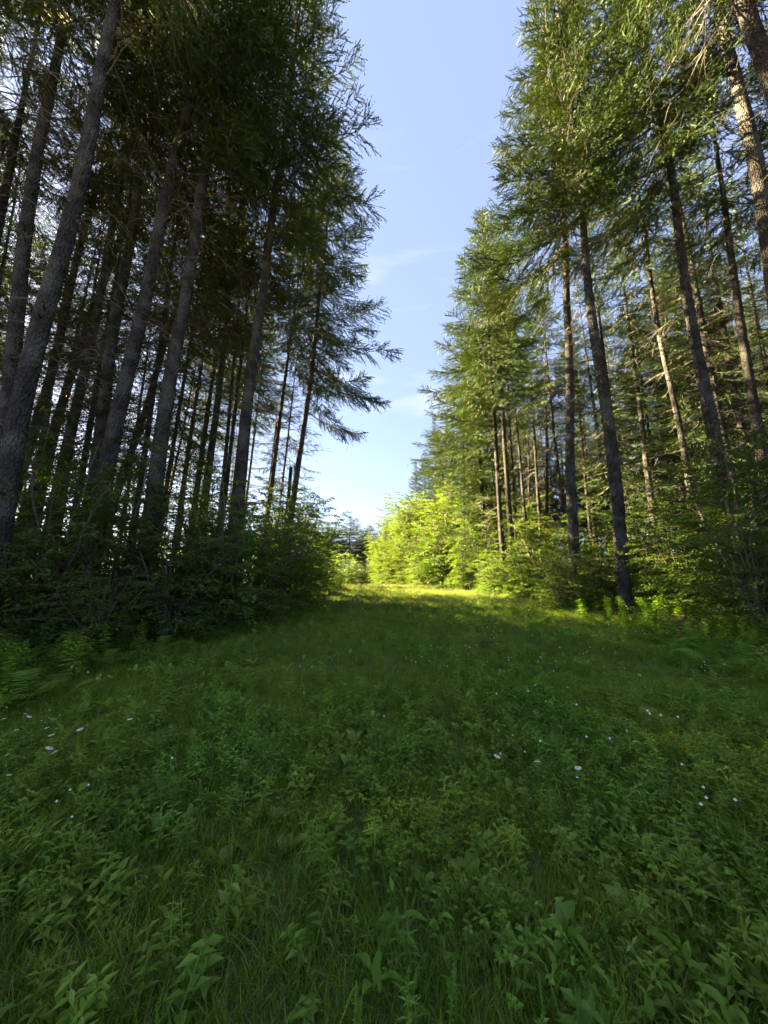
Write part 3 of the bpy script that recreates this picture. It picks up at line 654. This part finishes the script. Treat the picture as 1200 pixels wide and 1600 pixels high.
for nm, px, D, s, lab in [
   ('young2', 745, 30.5, 1.05, 'bright yellow green young tree glowing behind the thin spruce pole'),
   ('young1', 672, 36.0, 1.15, 'small bright yellow green tree above the big dark round bush'),
   ('young3', 640, 43.0, 1.55, 'yellow lit broadleaf tree at the bend of the clearing, first past the dark round bush'),
   ('young2', 622, 50.0, 1.4, 'yellow lit broadleaf tree at the bend, second past the dark round bush'),
   ('young3', 607, 57.0, 1.4, 'pale yellow broadleaf tree at the bend, nearest to the far treeline'),
   ('young2', 594, 66.0, 1.1, 'small leafy tree where the clearing turns out of sight'),
   ('young3', 712, 40.0, 1.6, 'sunlit leafy tree behind the big dark round bush, tall and loose'),
   ('young1', 652, 33.5, 0.9, 'low yellow green leafy tree at the meadow rim before the bend'),
   ('young1', 628, 37.5, 0.85, 'rounded light green tree at the meadow rim, nearest to the bend'),
   ('young1', 612, 44.0, 0.9, 'low light green tree at the rim, under the yellow lit broadleaf trees'),
   ('young2', 690, 37.0, 1.4, 'tall yellow leafy tree rising straight behind the big dark round bush'),
   ('young3', 660, 49.0, 1.9, 'tall pale leafy tree in the sunlit mass at the bend'),
   ('young3', 800, 30.0, 0.95, 'sunlit leafy tree deep behind the pale footed slender spruce'),
   ('young2', 772, 36.0, 1.1, 'yellow leafy tree seen between the pole and the pale footed spruce'),
   ('young3', 838, 33.0, 1.0, 'sunlit leafy tree glimpsed before the thick brown trunk'),
   ('young3', 602, 63.0, 1.35, 'tall rounded leafy tree at the bend, standing over the smaller leafy trees'),
   ('young3', 589, 72.0, 1.25, 'rounded leafy tree at the turn, touching the far treeline'),
   ('young2', 630, 57.0, 1.75, 'tallest broad crowned leafy tree behind the yellow lit trees of the bend'),
   ('young1', 580, 80.0, 1.3, 'low leafy tree under the middle of the far treeline'),
   ('young3', 566, 84.0, 1.2, 'rounded leafy tree standing in the far treeline'),
   ('young1', 548, 82.0, 1.2, 'low leafy tree under the far treeline, beside pale thin trunks'),
   ('young1', 515, 86.0, 1.2, 'low leafy tree under the far treeline next to the shaded edge'),
   ('young1', 530, 82.0, 1.3, 'leafy pale tree standing before the far treeline near the shaded edge'),
   ('young2', 500, 74.0, 1.0, 'green broadleaf tree just beyond the last bush of the shaded edge')]:
    q = px_point(px, 885, D); bush(nm, q.x, q.y, s, lab.replace(' right of', ' beside'), 'tree', 'sunlit broadleaf trees', 'broadleaf_tree')
LAB_U = 'low leafy bush on the forest floor among the shaded trunks'
for i in range(46):
    left = i < 20
    for _ in range(30):
        y = random.uniform(5, 30); x = random.uniform(-18, -5.0) if left else random.uniform(8.2, 24)
        if (left and (y > 18+0.6*abs(x))) or not free(x, y, 0.7) or abs(x)/y > 1.25: continue
        break
    ob = bush(random.choice(['low1', 'low2', 'round2', 'round1']), x, y, random.uniform(.7, 1.05),
         LAB_U if left else 'low leafy bush on the forest floor behind the thick trunk edge', group='forest floor bushes in shade' if left else 'forest floor bushes beyond the thick trunks')
    rows.append((ob, x, y, MARKS_L if left else MARKS_R, 'low leafy bush'))
name_rows()

# ---------------------------------------------------------------- templates for the ground cover
TPL = {}
def tpl(setname, mesh):
    TPL.setdefault(setname, []).append(mesh)
def grass_tuft(seed, nb, h, rad, w, lean=0.5, seedheads=0):
    r = np.random.default_rng(seed); mb = MB()
    for i in range(nb):
        a = r.uniform(0, 6.28); d0 = rad*math.sqrt(r.random()); hh = h*r.uniform(0.45, 1.15); b = np.array([math.cos(a)*d0, math.sin(a)*d0, -0.02])
        a2 = r.uniform(0, 6.28); ld = np.array([math.cos(a2), math.sin(a2), 0])*hh*lean*r.uniform(0.1, 1.2)
        u = np.array([0, .35, .7, 1.0]); C = b+ld*(u**2)[:, None]+np.array([0, 0, 1.0])*(hh*(u-0.22*u**3))[:, None]
        s = np.array([-math.sin(a2+r.uniform(-.6, .6)), math.cos(a2), 0]); W = w*r.uniform(.7, 1.3)*np.array([.8, 1, .7, 0.08])
        mb.grid(np.stack([C-s*W[:, None]/2, C+s*W[:, None]/2], 1))
    for i in range(seedheads):
        a = r.uniform(0, 6.28); hh = h*r.uniform(1.2, 1.7); top = np.array([math.cos(a)*hh*.2, math.sin(a)*hh*.2, hh])
        mb.tube([np.array([0, 0, 0]), top*np.array([.4, .4, .6]), top], [.0016, .0014, .001], 3, 1)
        for k in range(9):
            c = top*(1-0.022*k*1.0); d = unit(r.normal(0, 1, 3)+np.array([0, 0, 1.2]))*0.02
            s = unit(np.cross(d, r.normal(0, 1, 3)))*0.004
            mb.tris([[c-s, c+s, c+d]], 1)
    return mb
M_SEED = plain_mat('seed_head', (0.20, 0.20, 0.09), (0.30, 0.28, 0.15), 0.8, 20, 0.3)
for i in range(5): tpl('grass', grass_tuft(80+i, 34, [.11, .15, .09, .13, .17][i], 0.09, 0.0034, 0.75, seedheads=0).mesh('grass_tuft', [M_GRASS, M_SEED], True))
for i in range(3): tpl('grass_far', grass_tuft(90+i, 46, [.22, .28, .18][i], 0.28, 0.010, 0.6, seedheads=1).mesh('grass_tuft', [M_MEADOW, M_SEED], True))

def stalk_weed(seed, h, nw, leaf, whorl=2, stems=1, wide=0.4):
    r = np.random.default_rng(seed); mb = MB(); lv = Leaves()
    for s_ in range(stems):
        a = r.uniform(0, 6.28); top = np.array([math.cos(a)*h*.25*r.random(), math.sin(a)*h*.25*r.random(), h*r.uniform(.7, 1.05)])
        b = np.array([r.normal(0, .04), r.normal(0, .04), -0.02]); u = np.linspace(0, 1, 5)
        P = b+(top-b)*u[:, None]; mb.tube(P, np.linspace(.0035, .0015, 5), 3)
        for k in range(nw):
            c = b+(top-b)*(0.12+0.88*k/nw); a1 = k*1.57+r.uniform(-.3, .3); sz = leaf*(0.55+0.6*math.sin(math.pi*(0.2+0.75*k/nw)))
            for q in range(whorl):
                aa = a1+q*2*np.pi/whorl; d = np.array([math.cos(aa), math.sin(aa), r.uniform(-.15, .55)])
                lv.add(c, d, np.array([0, 0, 1.0])+r.normal(0, .25, 3), sz*r.uniform(.8, 1.2), sz*wide)
    lv.into(mb); return mb
for i in range(3): tpl('nettle', stalk_weed(100+i, [.75, .6, .9][i], [11, 9, 13][i], [.10, .09, .11][i], 2, 3, .42).mesh('weed_stalk', [M_WEED]))
for i in range(4): tpl('herb', stalk_weed(105+i, [.22, .17, .27, .20][i], [8, 7, 10, 6][i], [.045, .040, .05, .058][i], 2, 3, [.34, .45, .26, .5][i]).mesh('meadow_herb', [M_HERB]))
for i in range(3): tpl('string', stalk_weed(110+i, [.17, .14, .20][i], [12, 10, 13][i], .010, 4, 3, .6).mesh('bedstraw', [M_WEED]))
def clover(seed, nl, h, rad, leaf):
    r = np.random.default_rng(seed); mb = MB(); lv = Leaves()
    for i in range(nl):
        a = r.uniform(0, 6.28); d0 = rad*math.sqrt(r.random()); c = np.array([math.cos(a)*d0, math.sin(a)*d0, h*r.uniform(.4, 1.1)])
        b = c*np.array([.7, .7, 0]); mb.tris([[b-[.001, 0, 0], b+[.001, 0, 0], c]])
        for q in range(3):
            aa = a+q*2.09; lv.add(c, np.array([math.cos(aa), math.sin(aa), r.uniform(0, .4)]), np.array([0, 0, 1.0])+r.normal(0, .3, 3), leaf*r.uniform(.8, 1.2), leaf*.85)
    lv.into(mb); return mb
for i in range(3): tpl('clover', clover(120+i, 26, [.13, .18, .10][i], .16, [.015, .018, .013][i]).mesh('clover_patch', [M_WEED]))
def rosette(seed, nl, leaf, wide):
    r = np.random.default_rng(seed); mb = MB()
    for i in range(nl):
        a = i*2.4+r.uniform(-.3, .3); L = leaf*r.uniform(.6, 1.2); e = r.uniform(.5, 1.15)
        u = np.array([0, .2, .45, .75, 1.0]); wv = np.array([.12, .7, 1, .7, .04])*L*wide/2
        d = np.array([math.cos(a), math.sin(a), 0]); s = np.array([-d[1], d[0], 0])
        C = d*(L*u*math.cos(e)*1.1)[:, None]+np.array([0, 0, 1.0])*(L*(u*math.sin(e)*1.25-0.55*u**2))[:, None]
        V = np.stack([C+s*wv[:, None]+np.array([0, 0, .25])*wv[:, None], C, C-s*wv[:, None]+np.array([0, 0, .25])*wv[:, None]], 1)
        mb.grid(V)
    return mb
for i in range(3): tpl('rosette', rosette(130+i, [6, 8, 5][i], [.10, .085, .125][i], [.36, .42, .3][i]).mesh('broad_weed', [M_HERB], True))
def flecks(seed, n_, h, rad, s):
    r = np.random.default_rng(seed); mb = MB()
    for i in range(n_):
        c = np.array([r.normal(0, rad), r.normal(0, rad), h*r.uniform(.7, 1.2)])
        mb.tube([c*[1, 1, 0], c], [.0015, .001], 3, 1)
        a = np.arange(6)/6*6.283; q = np.stack([np.cos(a)*s, np.sin(a)*s, np.zeros(6)], 1)
        for k in range(6): mb.tris([[c+q[k], c+q[(k+1) % 6], c+[0, 0, s*1.2]]], 0); mb.tris([[c+q[(k+1) % 6], c+q[k], c-[0, 0, s*.7]]], 0)
    return mb
for i in range(2): tpl('fleck', flecks(140+i, 2+i, .24, .12, .009).mesh('clover_flower', [M_PETAL, M_WEED]))

def scatter(name, key, pts, rot_tilt, smin, smax, seed):
    """One stuff object: instances of the templates on given points (geometry nodes)."""
    r = np.random.default_rng(seed); k = len(pts)
    col = bpy.data.collections.new(name+'_sources')
    for i, me in enumerate(TPL[key]):
        o = bpy.data.objects.new('%s_%02d' % (me.name.split('.')[0], i), me); o['kind'] = 'stuff'; col.objects.link(o)
    me = bpy.data.meshes.new(name); me.vertices.add(k); me.vertices.foreach_set('co', np.asarray(pts, np.float32).ravel())
    rot = np.stack([r.normal(0, rot_tilt, k), r.normal(0, rot_tilt, k), r.uniform(0, 6.28, k)], 1).astype(np.float32)
    me.attributes.new('irot', 'FLOAT_VECTOR', 'POINT').data.foreach_set('vector', rot.ravel())
    me.attributes.new('iscl', 'FLOAT', 'POINT').data.foreach_set('value', r.uniform(smin, smax, k).astype(np.float32))
    me.attributes.new('iidx', 'INT', 'POINT').data.foreach_set('value', r.integers(0, len(TPL[key]), k).astype(np.int32))
    o = obj(name, me, kind='stuff')
    ng = bpy.data.node_groups.new(name, 'GeometryNodeTree')
    ng.interface.new_socket('Geometry', in_out='INPUT', socket_type='NodeSocketGeometry'); ng.interface.new_socket('Geometry', in_out='OUTPUT', socket_type='NodeSocketGeometry')
    N, Lk = ng.nodes, ng.links
    gi, go = N.new('NodeGroupInput'), N.new('NodeGroupOutput'); ip = N.new('GeometryNodeInstanceOnPoints'); ci = N.new('GeometryNodeCollectionInfo')
    ci.inputs['Collection'].default_value = col; ci.inputs['Separate Children'].default_value = True; ci.inputs['Reset Children'].default_value = True
    ip.inputs['Pick Instance'].default_value = True
    def na(nm, ty): q = N.new('GeometryNodeInputNamedAttribute'); q.data_type = ty; q.inputs['Name'].default_value = nm; return q.outputs['Attribute']
    e2r = N.new('FunctionNodeEulerToRotation'); Lk.new(na('irot', 'FLOAT_VECTOR'), e2r.inputs[0]); Lk.new(e2r.outputs[0], ip.inputs['Rotation'])
    Lk.new(na('iscl', 'FLOAT'), ip.inputs['Scale']); Lk.new(na('iidx', 'INT'), ip.inputs['Instance Index'])
    Lk.new(gi.outputs[0], ip.inputs['Points']); Lk.new(ci.outputs[0], ip.inputs['Instance']); Lk.new(ip.outputs[0], go.inputs[0])
    md = o.modifiers.new('scatter', 'NODES'); md.node_group = ng
    return o

def patch_noise(x, y, f, k):
    return (np.sin(x*f+_ph[k % 12]+1.3*np.sin(y*f*.7+_ph[(k+1) % 12]))+np.sin(y*f*1.1+_ph[(k+2) % 12]+1.1*np.sin(x*f*.8+_ph[(k+3) % 12])))*.25+.5
def points(y0, y1, dens, test, seed, xmax=60):
    r = np.random.default_rng(seed); n_ = int((2*xmax)*(y1-y0)*dens)
    x = r.uniform(-xmax, xmax, n_); y = r.uniform(y0, y1, n_)
    k = (np.abs(x) < 1.25*np.abs(y)+2.5) & test(x, y, r.random(n_)); x, y = x[k], y[k]
    return np.stack([x, y, terrain(x, y)], 1)
in_meadow = lambda x, y, q, m=0.0: (x > left_edge(y)-m) & (x < right_edge(y)+m)
near_edge = lambda x, y: np.minimum(x-left_edge(y), right_edge(y)-x)
P1 = points(0.2, 5.5, 330, lambda x, y, q: in_meadow(x, y, q, .6) & (q < .7+.3*patch_noise(x, y, 1.6, 0)), 1, 10)
P2 = points(5.5, 13, 110, lambda x, y, q: in_meadow(x, y, q, .6), 2, 12)
scatter('grass', 'grass', np.concatenate([P1, P2]), .18, .6, 1.2, 5)
P3 = points(13, 36, 24, lambda x, y, q: in_meadow(x, y, q, .5), 3, 14)
P4 = points(36, 62, 4, lambda x, y, q: in_meadow(x, y, q, .5), 4, 30)
scatter('meadow_grass', 'grass_far', np.concatenate([P3, P4]), .15, .75, 1.25, 6)
scatter('bedstraw_weeds', 'string', points(0.3, 7, 22, lambda x, y, q: in_meadow(x, y, q) & (patch_noise(x, y, 1.1, 3) > .42), 7, 9), .2, .7, 1.25, 8)
scatter('clover_ground_cover', 'clover', np.concatenate([points(0.3, 6, 26, lambda x, y, q: in_meadow(x, y, q) & (patch_noise(x, y, .9, 5) > .52), 9, 9),
        points(6, 14, 12, lambda x, y, q: in_meadow(x, y, q) & (patch_noise(x, y, .6, 5) > .40), 10, 9)]), .15, .8, 1.4, 11)
scatter('broad_leaf_weeds', 'rosette', np.concatenate([points(0.3, 6, 26, lambda x, y, q: in_meadow(x, y, q) & (patch_noise(x, y, 1.3, 7) > .35), 12, 9),
        points(6, 13, 6, lambda x, y, q: in_meadow(x, y, q), 13, 9)]), .2, .7, 1.4, 14)
scatter('clover_flower_specks', 'fleck', points(2.2, 15, 1.6, lambda x, y, q: in_meadow(x, y, q) & (q < .25+.75*(x > 1)), 15, 9), .1, .7, 1.2, 16)
scatter('meadow_herbs', 'herb', np.concatenate([points(0.3, 3.2, 26, lambda x, y, q: in_meadow(x, y, q), 27, 9), points(0.4, 7, 30, lambda x, y, q: in_meadow(x, y, q) & (patch_noise(x, y, 1.5, 2) > .38), 21, 9),
        points(7, 15, 9, lambda x, y, q: in_meadow(x, y, q), 22, 9)]), .22, .6, 1.3, 23)
scatter('edge_undergrowth', 'nettle', np.concatenate([
    points(1, 26, 13, lambda x, y, q: (near_edge(x, y) < .7*q+.1) & (near_edge(x, y) > -2.6), 17, 12),
    points(3, 26, 2.2, lambda x, y, q: (near_edge(x, y) <= -2.6), 18, 24)]), .15, .45, .95, 19)

# ---------------------------------------------------------------- ferns, dock plants and daisies
def frond_mesh(seed, L):
    r = np.random.default_rng(seed); mb = MB()
    u = np.linspace(0, 1, 17); C = np.stack([L*u*(1-.12*u**2), 0*u, L*(.75*u-.62*u**2)], 1)
    mb.tube(C[::4], np.linspace(.004, .001, 5), 3)
    for i in range(1, 17):
        w = .26*L*math.sin(math.pi*min(1, .12+.88*(1-u[i])**.8))**.9+.01
        for sg in (-1, 1):
            d = np.array([.35, sg*1.0, -.12+r.normal(0, .06)]); d /= np.linalg.norm(d); t = np.array([1., 0, 0])*.024*L/.6
            tip = C[i]+d*w; m = C[i]+d*w*.5
            mb.tris([[C[i]-t*.5, m+t*.55, C[i]+t*.5], [C[i]-t*.5, m-t*.45, m+t*.55], [m-t*.45, tip, m+t*.55]])
    return mb.mesh('frond', [M_WEED])
FROND = [frond_mesh(150+i, [.62, .75, .5][i]) for i in range(3)]
for i, (px, py, D, lab) in enumerate([
   (1010, 985, 8.0, 'fern arching over the meadow below the thick grey trunk'), (1050, 1000, 7.4, 'fern beside the arching fern below the grey trunk'),
   (1080, 985, 8.2, 'fern between the arching ferns and the tall leafy bush'), (1150, 1010, 6.6, 'fern at the border below the tall leafy bush'),
   (1110, 1040, 5.8, 'lowest fern at the weedy border below the leafy bushes'), (40, 1080, 4.2, 'pale fern at the shaded border nearest to the white daisies'),
   (100, 1075, 4.4, 'dull fern beside the pale fern above the white daisies'), (330, 960, 7.8, 'light green fern under the straight grey trunk, at the meadow rim'),
   (380, 950, 8.8, 'fern at the meadow rim before the slender group of spruces'), (250, 990, 6.4, 'fern under the lone big dark trunk'),
   (170, 1010, 5.6, 'fern before the drooping tall bush'), (1185, 960, 7.4, 'fern among the weeds at the picture border')]):
    q = px_point(px, py, D); x, y = q.x, D
    t = thing('fern', lab, 'fern', (x, y, gz(x, y)), (0, 0, random.uniform(0, 6)), 'ferns at the meadow rim')
    for k in range(8):
        obj('frond', FROND[k % 3], t, rot=(random.uniform(-.2, .2), random.uniform(-.45, .1), k*.785+random.uniform(-.25, .25)), scl=(random.uniform(.55, .9),)*3)

def dock_leaf(seed, L, W):
    r = np.random.default_rng(seed); u = np.array([0, .18, .3, .5, .7, .88, 1.0]); w = np.array([.06, .06, .6, 1, .85, .42, .03])*W/2
    wave = r.normal(0, .12, (7, 2)); C = np.stack([L*u, r.normal(0, .01, 7)*L, L*(.42*u-.75*u**2.2)], 1)
    V = np.stack([C+np.stack([0*u, w, w*(.35+wave[:, 0])], 1), C+np.stack([0*u, w*.5, w*.12], 1), C, C+np.stack([0*u, -w*.5, w*.12], 1), C+np.stack([0*u, -w, w*(.35+wave[:, 1])], 1)], 1)
    mb = MB(); mb.grid(V); return mb.mesh('leaf', [M_WEED], True)
DOCK = [dock_leaf(160+i, [.10, .08, .12, .09][i], [.036, .036, .032, .045][i]) for i in range(4)]
r = np.random.default_rng(33); placed = 0; docks = []
while placed < 110:
    y = 1.15+3.6*r.random()**1.3; x = r.uniform(-1.05, 1.05)*(y+.6)
    if not in_meadow(x, y, 0) : continue
    placed += 1
    t = thing('dock_plant', 'broad leaved green dock plant growing among the nearest meadow grass', 'plant', (x, y, gz(x, y)+r.uniform(.01, .06)), (0, 0, r.uniform(0, 6)), 'dock plants in the near meadow')
    docks.append((y, x, t)); s = r.uniform(.5, 1.0)
    for k in range(int(r.integers(4, 8))):
        obj('leaf', DOCK[int(r.integers(0, 4))], t, loc=(0, 0, .02*k), rot=(r.normal(0, .25), -r.uniform(.15, 1.1), k*2.4+r.uniform(-.3, .3)), scl=(s*r.uniform(.8, 1.2),)*3)

docks.sort(key=lambda q: q[0])
for a in range(0, 110, 10):
    for i, (y, x, t) in enumerate(sorted(docks[a:a+10], key=lambda q: q[1]/q[0])):
        t['label'] = 'broad leaved dock plant, %s row from the picture bottom, %s from the shaded side' % (ORD[a//10], ORD[i])

def daisy_meshes():
    st = MB(); st.tube([(0, 0, 0), (.01, .005, .2), (.0, .0, .4)], [.0022, .002, .0018], 4)
    pt = MB(); a = np.arange(15)/15*6.283
    for q in a:
        d = np.array([math.cos(q), math.sin(q), 0]); s = np.array([-d[1], d[0], 0])
        pt.tris([[d*.007-s*.002, d*.024-s*.0045-[0, 0, .003], d*.024+s*.0045-[0, 0, .003]], [d*.007-s*.002, d*.024+s*.0045-[0, 0, .003], d*.007+s*.002], [d*.024-s*.0045-[0, 0, .003], d*.030-[0, 0, .005], d*.024+s*.0045-[0, 0, .003]]])
    dc = MB(); ph = np.linspace(0, math.pi/2, 4)
    aa = np.arange(10)/10*6.283
    dc.grid(np.stack([np.cos(ph)[:, None]*np.cos(aa)*.009, np.cos(ph)[:, None]*np.sin(aa)*.009, np.repeat((np.sin(ph)*.006)[:, None], 10, 1)], -1), True)
    return st.mesh('stem', [M_WEED]), pt.mesh('petal', [M_PETAL]), dc.mesh('disc', [M_DISC], True)
DST, DPT, DDC = daisy_meshes()
for i, (px, py, lab) in enumerate([
   (5, 1123, 'white daisy at the picture border, beside the pale fern'), (40, 1115, 'white daisy of the upper pair beside the pale fern'), (46, 1119, 'lower bloom of the white pair beside the pale fern'),
   (25, 1140, 'white daisy below the upper pair at the shaded side'), (73, 1137, 'white daisy first of the middle trio'), (88, 1138, 'white daisy second of the middle trio'),
   (80, 1148, 'white daisy lowest of the middle trio'), (125, 1139, 'white daisy further in from the middle trio'), (136, 1133, 'white daisy innermost of the shaded side cluster'),
   (78, 1168, 'small white daisy below the middle trio'), (86, 1174, 'larger white daisy under the middle trio'), (13, 1178, 'big white daisy low at the picture border'),
   (15, 1210, 'lowest big white daisy at the picture border'), (203, 1123, 'lone white daisy out in the grass from the cluster'), (903, 1199, 'white double bloom daisy under the thick trunk edge, brightest there'),
   (840, 1189, 'white daisy a step from the brightest bloom'), (777, 1181, 'small white daisy nearest the middle of the meadow'), (992, 1158, 'small white daisy towards the weedy border')]):
    D = 1.33*FPX/(py-885)*0.98; q = px_point(px, py, D); z0 = gz(q.x, D)
    t = thing('daisy', lab, 'flower', (q.x, D, z0), (0, 0, i*1.3), 'white daisies in the meadow')
    hh = q.z-z0; s = random.uniform(.5, .8)
    obj('stem', DST, t, scl=(1, 1, hh/.4))
    h = obj('flower_head', DPT, t, loc=(0, 0, hh), rot=(random.uniform(-.5, .5), random.uniform(-.5, .5), 0), scl=(s, s, s))
    obj('disc', DDC, h)
